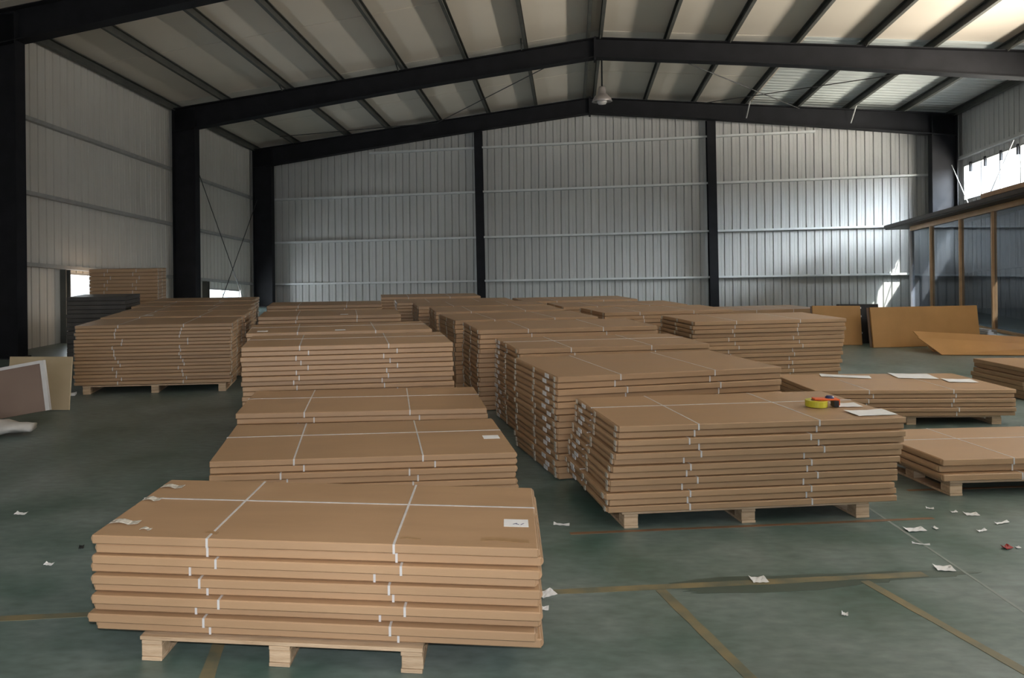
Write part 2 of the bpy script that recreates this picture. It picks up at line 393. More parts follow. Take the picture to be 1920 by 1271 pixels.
# ------------------------------------------------------------------ ceiling: lining panels with joints between them
ceiling = empty('ceiling'); tag(ceiling, kind='structure')
QS = [25.0, 22.1, 19.0, 15.75, 12.3, 8.9, 5.6, 2.2, -1.1, -4.5, -8.3]
for side, (pa, pb) in enumerate(((PL - 0.35, PRIDGE), (PRIDGE, PR + 0.35))):
    for i in range(len(QS) - 1):
        b, a = QS[i], QS[i + 1]
        if side == 1 and i < 2:
            cut = 5.4
            m = MB(); m.box(pa, cut, a + 0.028, b, 0.0, 0.06, lambda p, q, z: B(p, q, roof_under(p) + z)); m.build('roof_panel', 'roof', ceiling)
            # ribbed bright sheets towards the right eave
            qn = max(2, int((b - a) / 0.24)); sq = (b - a - 0.012) / qn
            for k in range(qn):
                q0 = a + 0.012 + k * sq
                prof = [(q0, 0.0), (q0 + sq * 0.62, 0.0), (q0 + sq * 0.72, 0.03), (q0 + sq * 0.9, 0.03), (q0 + sq, 0.0), (q0 + sq, 0.06), (q0, 0.06)]
                m = MB(); m.prism(prof, cut, pb, lambda u, v, t: B(t, u, roof_under(t) + v)); m.build('ribbed_roof_sheet', 'roof_light', ceiling)
        else:
            m = MB(); m.box(pa, pb, a + 0.028, b, 0.0, 0.06, lambda p, q, z: B(p, q, roof_under(p) + z)); m.build('roof_panel', 'roof', ceiling)
        m = MB(); m.box(pa, pb, a - 0.06, a + 0.08, 0.062, 0.08, lambda p, q, z: B(p, q, roof_under(p) + z)); m.build('roof_joint_strip', 'darkgap', ceiling)

# ------------------------------------------------------------------ steel frames
def ibeam_prof(dep, fw, tf=0.02, tw=0.014):
    h = dep / 2; f = fw / 2; t = tw / 2
    return [(-f, -h), (f, -h), (f, -h + tf), (t, -h + tf), (t, h - tf), (f, h - tf), (f, h), (-f, h), (-f, h - tf), (-t, h - tf), (-t, -h + tf), (-f, -h + tf)]
def frame(q, label, dcol=0.66, dn=0.62, dr=0.48, fw=0.26):
    r = empty('portal_frame', G(0, q, 0)); r.location = (0, 0, 0); tag(r, label, 'steel frame', 'dark steel portal frames')
    for sgn, po in ((-1, PL + 0.02), (1, PR - 0.02)):
        pc = po - sgn * dcol / 2
        prof = ibeam_prof(dcol, fw)
        m = MB(); k = len(prof)
        lo = [G(pc + v, q + u, 0) for u, v in prof]; hi = [B(pc + v, q + u, beam_top(po) - 0.02) for u, v in prof]
        m.add(lo + hi, [tuple(range(k))[::-1], tuple(range(k, 2 * k))] + [(j, (j + 1) % k, (j + 1) % k + k, j + k) for j in range(k)])
        col = m.build('column', 'steel', r)
        m = MB(); m.box(pc - dcol / 2 - .04, pc + dcol / 2 + .04, q - 0.17, q + 0.17, 0.0, 0.03, G); m.build('base_plate', 'steel', col)
        m = MB(); n = 6; V = []; F = []
        p_in = po - sgn * 0.02
        for i in range(n + 1):
            p = p_in + (PRIDGE - p_in) * i / n
            dep = dn + (dr - dn) * min(1, i / (n * 0.6))
            top = beam_top(p)
            for u, v in ibeam_prof(dep, fw): V.append(B(p, q + u, top - dep / 2 + v))
        k = 12
        for i in range(n):
            F += [(i * k + j, i * k + (j + 1) % k, (i + 1) * k + (j + 1) % k, (i + 1) * k + j) for j in range(k)]
        F += [tuple(range(k))[::-1], tuple(range(n * k, (n + 1) * k))]
        m.add(V, F); m.build('rafter', 'steel', r)
    m = MB(); m.box(PRIDGE - 0.025, PRIDGE + 0.025, q - fw / 2, q + fw / 2, beam_top(PRIDGE) - dr - 0.06, beam_top(PRIDGE) + 0.01, B); m.build('ridge_plate', 'steel', r)
    return r
f2 = frame(QE - 0.36, 'dark steel frame against the far end wall')
f1 = frame(19.0, 'dark steel frame in the middle carrying the hanging lamp')
f0 = frame(12.31, 'dark steel frame nearest the camera, cut by the top left corner')
# flange stays between the middle frame and its purlins
PU = [-9.03, -7.24, -5.85, -4.16, -2.57, -1.07, 0.43, 0.80, 2.33, 3.75, 5.20, 6.65, 8.05, 9.50]
for p in PU[1::2]:
    m = MB(); m.tube([B(p - 0.06, 18.85, beam_top(p) - 0.03), B(p - 0.05, 18.45, beam_top(p) + 0.10)], 0.018, 5); m.build('flange_stay', 'purlin', f1)
for p in (5.20, 8.05):
    m = MB(); m.tube([B(p - 0.05, QE - 0.52, beam_top(p) - 0.42), B(p, QE - 0.85, beam_top(p) + 0.03)], 0.018, 5); m.build('flange_stay', 'alu', f2)
# purlins: C sections running the length of the hall
def c_prof(h, f, t=0.008, lip=0.02):
    return [(0, 0), (f, 0), (f, lip), (f - t, lip), (f - t, t), (t, t), (t, h - t), (f - t, h - t), (f - t, h - lip), (f, h - lip), (f, h), (0, h)]
def side_word(i):
    return ('%s roof purlin left of the ridge' % ORD[6 - i]) if i < 7 else ('%s roof purlin right of the ridge' % ORD[i - 7])
for i, p in enumerate(PU):
    m = MB(); sg = 1 if p < PRIDGE else -1
    m.prism([(p + sg * u * 1.0, v) for u, v in c_prof(0.195, 0.075)], 2.0, QW - 0.01, lambda u, v, t: B(u, t, beam_top(p) + v + (u - p) * 0.0))
    o = m.build('roof_purlin', 'purlin'); tag(o, 'grey steel ' + side_word(i), 'purlin', 'roof purlins')
for sg, pe, nm in ((1, PL + 0.02, 'dark steel eave beam above the left wall'), (-1, PR - 0.02, 'dark steel eave beam above the right wall')):
    m = MB(); m.prism([(pe + sg * u - sg * 0.05, v) for u, v in c_prof(0.20, 0.10)], 2.0, QW - 0.01, lambda u, v, t: B(u, t, beam_top(pe) - 0.03 + v))
    o = m.build('eave_beam', 'purlin'); tag(o, nm, 'beam')
# gable posts
for p, nm in ((-2.86, 'dark steel post on the end wall, left one of two'), (4.25, 'dark steel post on the end wall, right one of two')):
    m = MB(); prof = ibeam_prof(0.26, 0.25); k = 12; qq = QE - 0.03
    lo = [G(p + u + 0.03, qq + v, 0) for u, v in prof]; hi = [B(p + u - 0.03, qq + v, beam_top(p) - 0.4) for u, v in prof]
    m.add(lo + hi, [tuple(range(k))[::-1], tuple(range(k, 2 * k))] + [(j, (j + 1) % k, (j + 1) % k + k, j + k) for j in range(k)])
    o = m.build('gable_post', 'steel'); tag(o, nm, 'post', 'gable posts')
# wall rails
GZ = [0.88, 2.29, 3.76, 5.19]
LV = ['lowest', 'second lowest', 'third', 'topmost']
for k, z in enumerate(GZ):
    if k < 3: pa, pb = PL + 0.05, PR - 0.05
    else: pa, pb = PL + 3.9, PR - 3.6
    m = MB(); m.prism([(QW - 0.005 - v, z - 0.03 + u) for u, v in c_prof(0.14, 0.06)], pa, pb, lambda u, v, t: B(t, u, v))
    o = m.build('wall_rail', 'girt'); tag(o, '%s pale metal rail across the ribbed end wall' % LV[k], 'rail', 'end wall rails')
for k, z in enumerate(GZ[:3]):
    m = MB(); m.prism([(PWL + 0.005 + v, z - 0.03 + u) for u, v in c_prof(0.11, 0.08)], 11.0, QW - 0.02, lambda u, v, t: B(u, t, v))
    o = m.build('wall_rail', 'alu'); tag(o, '%s metal rail along the left wall' % LV[k], 'rail', 'left wall rails')  # darker metal than the end wall rails: their shade is put into the colour
for k, z in enumerate(GZ[:3]):
    if k == 2: z = 4.1
    m = MB(); m.prism([(PWR - 0.005 - v, z - 0.03 + u) for u, v in c_prof(0.11, 0.08)], 17.2, QW - 0.02, lambda u, v, t: B(u, t, v))
    o = m.build('wall_rail', 'wall'); tag(o, '%s metal rail along the right wall' % LV[k], 'rail', 'right wall rails')
# bracing rods
def rod(a, b, label, mat='rod', r=0.013):
    m = MB(); m.tube([a, b], r, 6); o = m.build('bracing_rod', mat); tag(o, label, 'rod', 'bracing rods')
PB = -10.2
rod(G(PB, 19.4, 4.75), G(PB, 22.9, 0.25), 'thin dark bracing rod falling to the right on left wall')
rod(G(PB, 24.0, 3.55), G(PB, 21.1, 0.2), 'thin dark bracing rod rising to the right on left wall')
def RB(p, q, dz=-0.04): return B(p, q, beam_top(p) + dz)
rod(RB(-4.16, QE - 0.4), RB(0.3, 19.3, -0.1), 'thin roof bracing rod left of the ridge running up to the middle frame')
rod(RB(-9.0, 23.0), RB(-4.16, QE - 0.4), 'thin roof bracing rod beside the far left roof corner')
rod(RB(2.0, 19.3, -0.1), RB(6.65, QE - 0.4), 'thin roof bracing rod right of the ridge')
rod(RB(9.4, 19.3, -0.1), RB(3.8, QE - 0.4), 'thin roof bracing rod crossing the bright ribbed roof sheets')
rod(G(PR - 0.2, 24.1, 4.1), G(PR - 0.2, 22.6, 2.2), 'pale bracing rod beside the bright right window', 'rod_light')
rod(G(PR - 0.2, 21.0, 4.4), G(PR - 0.2, 22.6, 2.6), 'pale bracing rod crossing the bright right window', 'rod_light')

# ------------------------------------------------------------------ windows
def window(name, wallp, sgn, a, b, z0, z1, n, kind):
    r = empty(name); tag(r, kind='structure')
    d0, d1 = (wallp, wallp + sgn * 0.09)
    lo, hi = min(d0, d1), max(d0, d1)
    t = 0.045
    for (q0, q1, zz0, zz1) in ((a, b, z1 - t, z1), (a, b, z0, z0 + t), (a, a + t, z0 + t, z1 - t), (b - t, b, z0 + t, z1 - t)):
        m = MB(); m.box(lo, hi, q0, q1, zz0, zz1, B); m.build('window_frame', 'alu', r)
    for i in range(1, n):
        q = a + (b - a) * i / n
        m = MB(); m.box(lo + 0.02, hi - 0.02, q - 0.016, q + 0.016, z0 + t, z1 - t, B); m.build('mullion', 'alu', r)
    for i in range(n):
        q0 = a + (b - a) * i / n + 0.017; q1 = a + (b - a) * (i + 1) / n - 0.017
        m = MB(); m.box((lo + hi) / 2 - 0.004, (lo + hi) / 2 + 0.004, q0, q1, z0 + t, z1 - t, B); m.build('pane', 'glass', r)
    return r
window('window_1', PWL, -1, 14.62, 16.6, -0.35, 0.80, 2, 'l')
window('window_2', PWL, -1, 21.0, 23.35, -0.30, 0.66, 2, 'l')
for i, (a, b) in enumerate(W_R[:1]):
    wr = window('window_%d' % (3 + i), PWR, 1, a, b, ZB_R[0], ZB_R[1], 5, 'r')
    for k in range(1, 6):
        q = a + (b - a) * k / 6.0 + 0.35
        m = MB(); m.box(PWR - 0.03, PWR + 0.02, q - 0.03, q + 0.03, ZB_R[1] - 0.24, ZB_R[1] + 0.02, B); m.build('window_catch', 'steel', wr)
# jamb posts beside the left windows
for q, z1, nm in ((14.5, 0.84, 'dark steel jamb post beside the left window behind the dark stack'), (20.85, 0.84, 'dark steel jamb post beside the small far left window')):
    m = MB(); prof = ibeam_prof(0.16, 0.14); k = 12
    lo = [G(PWL + 0.09 + u, q + v, 0) for u, v in prof]; hi = [B(PWL + 0.09 + u, q + v, z1) for u, v in prof]
    m.add(lo + hi, [tuple(range(k))[::-1], tuple(range(k, 2 * k))] + [(j, (j + 1) % k, (j + 1) % k + k, j + k) for j in range(k)])
    o = m.build('jamb_post', 'purlin'); tag(o, nm, 'post')

# ------------------------------------------------------------------ glazed office cabin on the right
PC = 9.0
cab = empty('glazed_cabin'); tag(cab, 'dark glass office cabin with bronze posts and brown flat roof', 'cabin')
posts = [22.66, 21.49, 20.0, 18.59, 17.1, 15.6, 14.1]
ZC = 2.0
for i, q in enumerate(posts):
    m = MB(); wd = 0.05 if i else 0.07
    f = lambda p, q_, z: G(p, q_, 0) if z == 0 else B(p, q_, z)
    m.box(PC - 0.05, PC + 0.05, q - wd / 2, q + wd / 2, 0, ZC, f); m.build('post', 'gold' if i else 'whiteedge', cab)
for i in range(len(posts) - 1):
    q1, q0 = posts[i] - 0.03, posts[i + 1] + 0.03
    m = MB(); f = lambda p, q_, z: G(p, q_, 0.06) if z == 0 else B(p, q_, z)
    m.box(PC - 0.006, PC + 0.006, q0, q1, 0, ZC - 0.05, f); m.build('glass_pane', 'glass_dark', cab)
m = MB(); f = lambda p, q_, z: G(p, q_, 0.0) if z == 0 else B(p, q_, z)
m.box(PC + 0.05, 10.0, 22.63, 22.69, 0, ZC, f); m.build('end_panel', 'greyboard', cab)
m = MB(); m.box(PC - 0.05, PC + 0.05, posts[-1], posts[0], ZC - 0.06, ZC + 0.06, B); m.build('header_rail', 'gold', cab)
m = MB(); m.box(PC - 0.32, 10.02, posts[-1], 23.55, ZC + 0.07, ZC + 0.20, B); rf = m.build('cabin_roof', 'roofboard', cab)
m = MB(); m.box(PC - 0.35, PC - 0.30, posts[-1], 23.57, ZC + 0.10, ZC + 0.19, B); m.build('fascia', 'roofboard', rf)
m = MB(); m.box(PC - 0.34, PC + 0.1, posts[-1], 18.4, ZC + 0.205, ZC + 0.30, B); m.build('wood_strip', 'woodstrip', rf)
m = MB(); m.box(PC - 0.05, PC + 0.05, posts[-1], posts[0], 0.0, 0.05, G); m.build('sill_rail', 'gold', cab)

# ------------------------------------------------------------------ hanging lamp
lp = B(0.78, 19.0, 0); lz = 5.42
lamp = empty('pendant_lamp', (lp.x, lp.y, lz)); tag(lamp, 'bell shaped metal pendant lamp hanging from the ridge', 'lamp')
m = MB(); m.tube([(0, 0, 0.30), (0, 0, 0.995)], 0.02, 8); m.build('rod', 'steel', lamp)
m = MB(); m.lathe([(0.0, 0.34), (0.07, 0.34), (0.09, 0.28), (0.09, 0.18), (0.12, 0.15), (0.0, 0.15)], 20); m.build('ballast_housing', 'shade', lamp, True)
m = MB(); m.lathe([(0.10, 0.17), (0.16, 0.13), (0.215, 0.05), (0.24, -0.02), (0.235, -0.025), (0.205, 0.045), (0.15, 0.12), (0.09, 0.16)], 28); m.build('shade', 'shade', lamp, True)
m = MB(); m.lathe([(0.0, 0.1), (0.05, 0.09), (0.10, 0.03), (0.115, -0.03), (0.09, -0.08), (0.0, -0.095)], 20); m.build('bulb', 'whiteedge', lamp, True)

# ------------------------------------------------------------------ pallets
def pallet(x, y, rz, L, W, label, hgt=0.118, rough=False):
    r = empty('wooden_pallet', (x, y, 0), rz); tag(r, label, 'pallet', 'wooden pallets under cartons')
    db = MB(); db.cbox(-L / 2, L / 2, -0.05, 0.05, 0, 0.018, 0.002); dmesh = db.mesh('deck_board', 'pallet')
    nb = 6
    for i in range(nb):
        o = link('deck_board', dmesh, r); o.location = (random.uniform(-.01, .01), -W / 2 + 0.05 + (W - 0.1) * i / (nb - 1), hgt - 0.0205)
    sb = MB(); sb.cbox(-0.05, 0.05, -W / 2, W / 2, 0, 0.018, 0.002); smesh = sb.mesh('stringer_board', 'pallet')
    bk = MB(); bk.cbox(-0.05, 0.05, -0.05, 0.05, 0, 0.058, 0.003); bmesh_ = bk.mesh('block', 'pallet')
    bt = MB(); bt.cbox(-0.05, 0.05, -W / 2, W / 2, 0, 0.018, 0.002); tmesh = bt.mesh('bottom_board', 'pallet')
    for sx in (-1, 0, 1):
        px = sx * (L / 2 - 0.055)
        o = link('stringer_board', smesh, r); o.location = (px, 0, hgt - 0.0395)
        o = link('bottom_board', tmesh, r); o.location = (px, 0, 0.0005)
        for sy in (-1, 0, 1):
            o = link('block', bmesh_, r); o.location = (px + random.uniform(-.004, .004), sy * (W / 2 - 0.052), 0.0195)
    return r

# ------------------------------------------------------------------ cartons
CUT = {}
def carton_parts(L, W, t):
    key = (round(L, 3), round(W, 3), round(t, 4))
    if key in CUT: return CUT[key]
    d = {}
    m = MB(); m.cbox(-L / 2, L / 2, -W / 2, W / 2, 0, t, 0.005); d['carton'] = m.mesh('carton', 'kraft')
    # band round the short way
    e = 0.0016; b = 0.0055
    m = MB()
    for s_ in (1,):
        o_ = [(-W / 2 - e, -e), (W / 2 + e, -e), (W / 2 + e, t + e), (-W / 2 - e, t + e)]
        i_ = [(-W / 2 + .003, .003), (W / 2 - .003, .003), (W / 2 - .003, t - .003), (-W / 2 + .003, t - .003)]
        V = []; F = []
        for xx in (-b, b):
            V += [(xx, y, z) for y, z in o_] + [(xx, y, z) for y, z in i_]
        for k in range(4):
            j = (k + 1) % 4
            F += [(k, j, 8 + j, 8 + k), (k, 4 + k, 4 + j, j), (8 + k, 8 + j, 12 + j, 12 + k)]
        m.add(V, F)
    d['strap'] = m.mesh('strap', 'strap')
    m = MB(); V = []; F = []
    e2 = 0.0019
    o_ = [(-L / 2 - e2, -e2), (L / 2 + e2, -e2), (L / 2 + e2, t + e2), (-L / 2 - e2, t + e2)]
    i_ = [(-L / 2 + .003, .003), (L / 2 - .003, .003), (L / 2 - .003, t - .003), (-L / 2 + .003, t - .003)]
    for yy in (-0.006, 0.006):
        V += [(x, yy, z) for x, z in o_] + [(x, yy, z) for x, z in i_]
    for k in range(4):
        j = (k + 1) % 4
        F += [(k, j, 8 + j, 8 + k), (k, 4 + k, 4 + j, j), (8 + k, 8 + j, 12 + j, 12 + k)]
    m.add(V, F); d['long_strap'] = m.mesh('long_strap', 'strap')
    # folded end flap, slightly bulged
    m = MB(); V = []; F = []; N = 4
    w2 = W * 0.235
    for i in range(2):
        yy = (-w2, w2)[i]
        for k in range(N + 1):
            a = k / N; V.append((-0.004 - 0.0065 * math.sin(math.pi * a), yy, 0.004 + (t - 0.008) * a))
        V += [(0.004, yy, t - 0.004), (0.004, yy, 0.004)]
    n = N + 3
    F = [tuple(range(n))[::-1], tuple(range(n, 2 * n))] + [(k, (k + 1) % n, (k + 1) % n + n, k + n) for k in range(n)]
    m.add(V, F); d['end_flap'] = m.mesh('end_flap', 'kraft')
    m = MB(); m.box(-0.0125, -0.0095, -0.045, 0.045, t * 0.14, t * 0.86); d['label_sticker'] = m.mesh('label_sticker', 'paper')
    m = MB(); m.box(-0.0130, -0.0095, -0.02, 0.02, 0.004, t - 0.004); d['end_tape'] = m.mesh('end_tape', 'film')
    m = MB(); m.box(-0.06, 0.06, -0.05, 0.05, t - 0.001, t + 0.0012); d['top_label'] = m.mesh('top_label', 'paper')
    CUT[key] = d
    return d

TOT = [0]
HIDDEN = MB()
def stack(x, y, ztop, ang, L, W, t, desc, group, base=0.004, lean=(0, 0), jit=0.012, alt=0.010, sticker=None, flaps='', longs=True,
          bury=0, parts=True, straps=(0.27, 0.69), mat=None, toplab=None, tapes=False):
    """cartons piled from base to ztop; x, y is the front left corner of the top one"""
    a = math.radians(ang); ca, sa = math.cos(a), math.sin(a)
    n = max(1, int(round((ztop - base) / t))); t = (ztop - base) / n; th = t - 0.0045
    d = carton_parts(L, W, th)
    cx = x + ca * L / 2 - sa * W / 2; cy = y + sa * L / 2 + ca * W / 2
    for i in range(n):                 # i = 0 is the bottom carton
        k = n - 1 - i                  # position from the top
        fr = k / max(1, n - 1)
        dx = lean[0] * fr + random.uniform(-jit, jit); dy = lean[1] * fr + random.uniform(-jit, jit) * 0.6 + (alt if k % 2 else -alt)
        if k == 0: dx = dy = 0
        rz = a + random.uniform(-0.006, 0.006)
        px, py = cx + ca * dx - sa * dy, cy + sa * dx + ca * dy
        z = base + i * t + 0.0022
        if i < bury:
            c2, s2 = math.cos(rz), math.sin(rz)
            HIDDEN.box(-L / 2, L / 2, -W / 2, W / 2, 0, th, lambda u, v, q: (px + c2 * u - s2 * v, py + s2 * u + c2 * v, z + q)); continue
        r = empty('flat_carton', (px, py, z), rz); TOT[0] += 1
        lab = ('topmost flat brown carton of ' if k == 0 else 'lowest flat brown carton of ' if i == 0 else '%s carton from the top of ' % ORD[k]) + desc
        if mat == 'darkstack': lab = lab.replace('flat brown carton', 'dark flat board pack').replace(' carton from', ' dark flat board pack from')
        tag(r, lab, 'carton', group)
        me = d['carton']
        if mat:
            if ('carton', mat) not in d:
                mm = me.copy(); mm.materials.clear(); mm.materials.append(M[mat]); d[('carton', mat)] = mm
            me = d[('carton', mat)]
        link('carton', me, r)
        if parts:
            off = random.uniform(-0.085, 0.085) if k else 0
            for s_ in straps:
                o = link('strap', d['strap'], r); o.location = ((s_ - 0.5) * L + off + (random.uniform(-.012, .012) if k else 0), 0, 0)
            if longs:
                o = link('long_strap', d['long_strap'], r); o.location = (0, 0.12 * W + (random.uniform(-.03, .03) if k else 0), 0)
        for c_ in flaps:
            for s_ in (-1, 1):
                o = link('end_flap', d['end_flap'], r)
                if c_ == 'l': o.location = (-L / 2, s_ * W * 0.248, 0)
                else: o.location = (L / 2, s_ * W * 0.248, 0); o.rotation_euler = (0, 0, math.pi)
        if sticker is not None:
            o = link('label_sticker', d['label_sticker'], r); o.location = (-L / 2, (sticker - 0.5) * W + (0.03 if k % 2 else -0.03) + random.uniform(-.012, .012), 0)
            tag(o, 'white label sticker on the carton end')
        if tapes:
            for yy in (-0.46, 0.0, 0.46):
                for c_ in flaps or 'l':
                    o = link('end_tape', d['end_tape'], r)
                    if c_ == 'l': o.location = (-L / 2, yy * W + random.uniform(-.01, .01), 0)
                    else: o.location = (L / 2, yy * W + random.uniform(-.01, .01), 0); o.rotation_euler = (0, 0, math.pi)
        if toplab and k == 0:
            for (u, v) in toplab:
                o = link('top_label', d['top_label'], r); o.location = ((u - 0.5) * L, (v - 0.5) * W, 0); tag(o, 'white paper label on the carton top')
    return r

PH = 0.122
gA, gB, gC, gD, gE = ('cartons in the left row of stacks', 'cartons in the middle row of stacks', 'cartons in the row behind the tape roll',
                      'cartons in the rear right stacks', 'cartons at the right edge')
# middle row, nearest first
B1 = stack(-1.62, 3.68, 0.585, -6.0, 2.12, 0.88, 0.0465, 'the nearest stack in the foreground', gB, PH, jit=0.014, alt=0.020, flaps='lr', toplab=[(0.955, 0.36)])
pallet(-0.66, 4.00, math.radians(-6), 1.35, 0.86, 'splintered wooden pallet under the nearest carton stack')
stack(-1.47, 5.14, 0.525, 4.4, 2.08, 1.06, 0.0465, 'the second stack in the middle row', gB, PH, flaps='r', toplab=[(0.95, 0.42)])
pallet(-0.5, 5.75, math.radians(4.4), 1.5, 0.9, 'wooden pallet under the second stack of the middle row')
stack(-1.60, 6.37, 0.58, 3.2, 2.10, 1.0, 0.05, 'the third stack in the middle row', gB, 0.004, bury=4, flaps='')
stack(-1.83, 7.53, 0.98, 6.5, 2.10, 0.97, 0.0485, 'the fourth stack in the middle row', gB, 0.004, bury=6)
stack(-2.03, 8.58, 1.00, 7.5, 2.10, 0.97, 0.05, 'the fifth stack in the middle row', gB, 0.004, bury=14, toplab=[(0.08, 0.2), (0.5, 0.15)])
stack(-2.48, 11.25, 0.94, 7.0, 2.10, 1.0, 0.055, 'the sixth stack in the middle row', gB, 0.004, bury=10, longs=False, toplab=[(0.6, 0.2)])
stack(-2.93, 14.01, 0.89, 5.0, 2.10, 1.0, 0.06, 'the farthest middle row stack', gB, 0.004, bury=10, longs=False)
# left row
stack(-4.74, 10.33, 0.93, 5.0, 2.06, 1.0, 0.0475, 'the front stack of the left row', gA, PH, tapes=True, flaps='lr', longs=False, lean=(-0.02, 0))
pallet(-3.75, 10.9, math.radians(5), 1.9, 0.95, 'wooden pallet in shadow under the front left row stack')
for i, (x, y, L) in enumerate(((-4.92, 11.55, 2.13), (-5.04, 12.62, 2.05), (-5.29, 13.72, 2.10), (-5.44, 14.95, 2.0))):
    stack(x, y, 0.93, 5.0, L, 1.0, 0.058, 'the %s left row stack' % (ORD[i + 1] if i < 3 else 'rearmost'), gA, 0.004, bury=8, longs=False, tapes=True, flaps='r', toplab=[(0.3, 0.3)] if i == 0 else None)
# row behind the tape roll
stack(1.30, 5.23, 0.712, 5.5, 2.09, 1.0, 0.0465, 'the stack carrying the yellow tape roll', gC, PH, lean=(-0.10, 0.0), sticker=0.80, flaps='l', tapes=True, jit=0.018)
pallet(2.18, 5.83, math.radians(5.5), 1.80, 0.96, 'wooden pallet under the stack carrying the tape roll')
stack(1.07, 6.36, 0.86, 11.0, 2.08, 1.15, 0.052, 'the stack just behind the tape roll stack', gC, 0.004, sticker=0.22, flaps='l', tapes=True, longs=False)
stack(0.93, 7.86, 0.89, 8.5, 2.09, 0.98, 0.055, 'the third stack of the tape roll row', gC, 0.004, sticker=0.85, flaps='l', tapes=True)
stack(0.61, 9.07, 0.957, 8.0, 2.22, 1.0, 0.056, 'the fourth stack of the tape roll row', gC, 0.004, flaps='l', tapes=True, longs=False)
stack(0.38, 10.54, 0.93, 11.0, 2.09, 1.05, 0.06, 'the fifth stack of the tape roll row', gC, 0.004, bury=4, tapes=True, longs=False)
stack(0.14, 12.20, 0.91, 6.1, 2.10, 1.0, 0.06, 'the sixth stack of the tape roll row', gC, 0.004, bury=7, tapes=True, longs=False)
stack(-0.15, 13.38, 0.904, 7.0, 2.29, 1.0, 0.06, 'the seventh stack of the tape roll row', gC, 0.004, bury=6, tapes=True, longs=False)
stack(-0.57, 14.58, 0.886, 5.0, 2.28, 1.0, 0.06, 'the eighth stack of the tape roll row', gC, 0.004, bury=8, tapes=True, longs=False)
stack(-0.96, 16.13, 0.89, 4.3, 2.10, 1.0, 0.06, 'the farthest tape roll row stack', gC, 0.004, bury=9, tapes=True, longs=False)
# rear right stacks
stack(3.70, 10.64, 0.87, 7.5, 2.29, 1.05, 0.058, 'the tall stack facing the open floor', gD, 0.004, lean=(-0.12, 0), flaps='l', tapes=True, longs=False)
stack(2.78, 12.05, 0.883, 10.0, 2.20, 1.05, 0.06, 'the stack behind the tall one facing open floor', gD, 0.004, bury=8, tapes=True, longs=False)
stack(2.38, 13.42, 0.872, 8.0, 2.30, 1.0, 0.06, 'the third rear right stack', gD, 0.004, bury=9, tapes=True, longs=False)
stack(1.95, 15.05, 0.857, 9.0, 2.30, 1.05, 0.06, 'the rear stack before the right gable post', gD, 0.004, bury=9, tapes=True, longs=False)
stack(6.50, 16.35, 0.52, 10.0, 2.09, 1.05, 0.075, 'the low far stack left of upright sheets', gD, 0.004, longs=False)
# right edge
stack(3.93, 5.86, 0.285, 3.5, 2.1, 0.95, 0.056, 'the low stack on a pallet at right edge', gE, PH, flaps='l', jit=0.03, longs=True)
pallet(4.9, 6.38, math.radians(3.5), 1.9, 0.9, 'wooden pallet under the low stack at right edge')
stack(4.10, 8.13, 0.385, -1.0, 2.1, 1.03, 0.05, 'the wide right stack with glaring papers', gE, PH - 0.02, longs=False)
pallet(5.15, 8.65, math.radians(-1), 1.9, 0.95, 'wooden pallet under the wide right stack with papers', hgt=0.098)
stack(7.25, 9.32, 0.40, 2.0, 2.1, 0.85, 0.055, 'the dark stack cut by the right edge', gE, 0.004, jit=0.035, longs=False)
# dark packs by the left wall
stack(-6.58, 14.0, 1.09, 4.0, 1.05, 0.9, 0.075, 'the dark stack by the left window', 'dark board packs by the left window', 0.004, mat='darkstack', parts=False, jit=0.006, alt=0.003)
stack(-7.15, 16.25, 1.535, 6.0, 1.40, 0.8, 0.075, 'the tallest stack by the left wall', 'cartons of the tallest left stack', 0.004, bury=6, jit=0.006, alt=0.003, longs=False, flaps='r', tapes=True)
o = HIDDEN.build('lower_cartons', 'kraft'); tag(o, 'lower layers of brown cartons mostly hidden inside the rear stacks', 'cartons', kind='stuff')

# clear tape folds, smudged tape and pen marks on the nearest carton
TB = 0.0465 - 0.0045
th_b = None
def on_top(name, mat, x0, x1, y0, y1, z0, h, par, rz=0.0):
    m = MB(); V = []; F = []; n = 6
    for s_ in (0, 1):
        for i in range(n + 1):
            u = i / n
            for y in (y0, y1): V.append((x0 + (x1 - x0) * u, y + 0.008 * math.sin(5 * u), z0 + s_ * 0.0012 + h * abs(math.sin(4.2 * u + 0.4))))
    k = 2 * (n + 1)
    for i in range(n):
        q = 2 * i
        F += [(q, q + 1, q + 3, q + 2), (k + q, k + q + 2, k + q + 3, k + q + 1), (q, q + 2, k + q + 2, k + q), (q + 1, k + q + 1, k + q + 3, q + 3)]
    F += [(0, k, k + 1, 1), (2 * n, 2 * n + 1, k + 2 * n + 1, k + 2 * n)]
    m.add(V, F); o = m.build(name, mat, par); o.rotation_euler = (0, 0, rz); return o
zb_ = (0.585 - PH) / 10 - 0.0045
for (x, y, l) in ((-1.05, 0.30, 0.13), (-1.05, 0.08, 0.10), (-1.05, -0.27, 0.15)):
    tag(on_top('tape_fold', 'film', x, x + l, y - 0.025, y + 0.025, zb_ + 0.001, 0.008, B1), 'crinkled clear tape at the carton edge')
tag(on_top('tape_fold', 'film', -0.86, -0.80, -0.36, -0.335, zb_ + 0.001, 0.005, B1), 'crinkled clear tape at the carton edge')
for (x0, x1, y0, y1) in ((-0.52, -0.46, -0.38, -0.35), (0.42, 0.52, -0.37, -0.35), (0.80, 1.02, -0.37, -0.33)):
    on_top('brown_tape', 'tape_brown', x0, x1, y0, y1, zb_ + 0.0006, 0.0, B1)
lab1 = [o for o in bpy.data.objects if o.parent == B1 and o.name.startswith('top_label')][0]
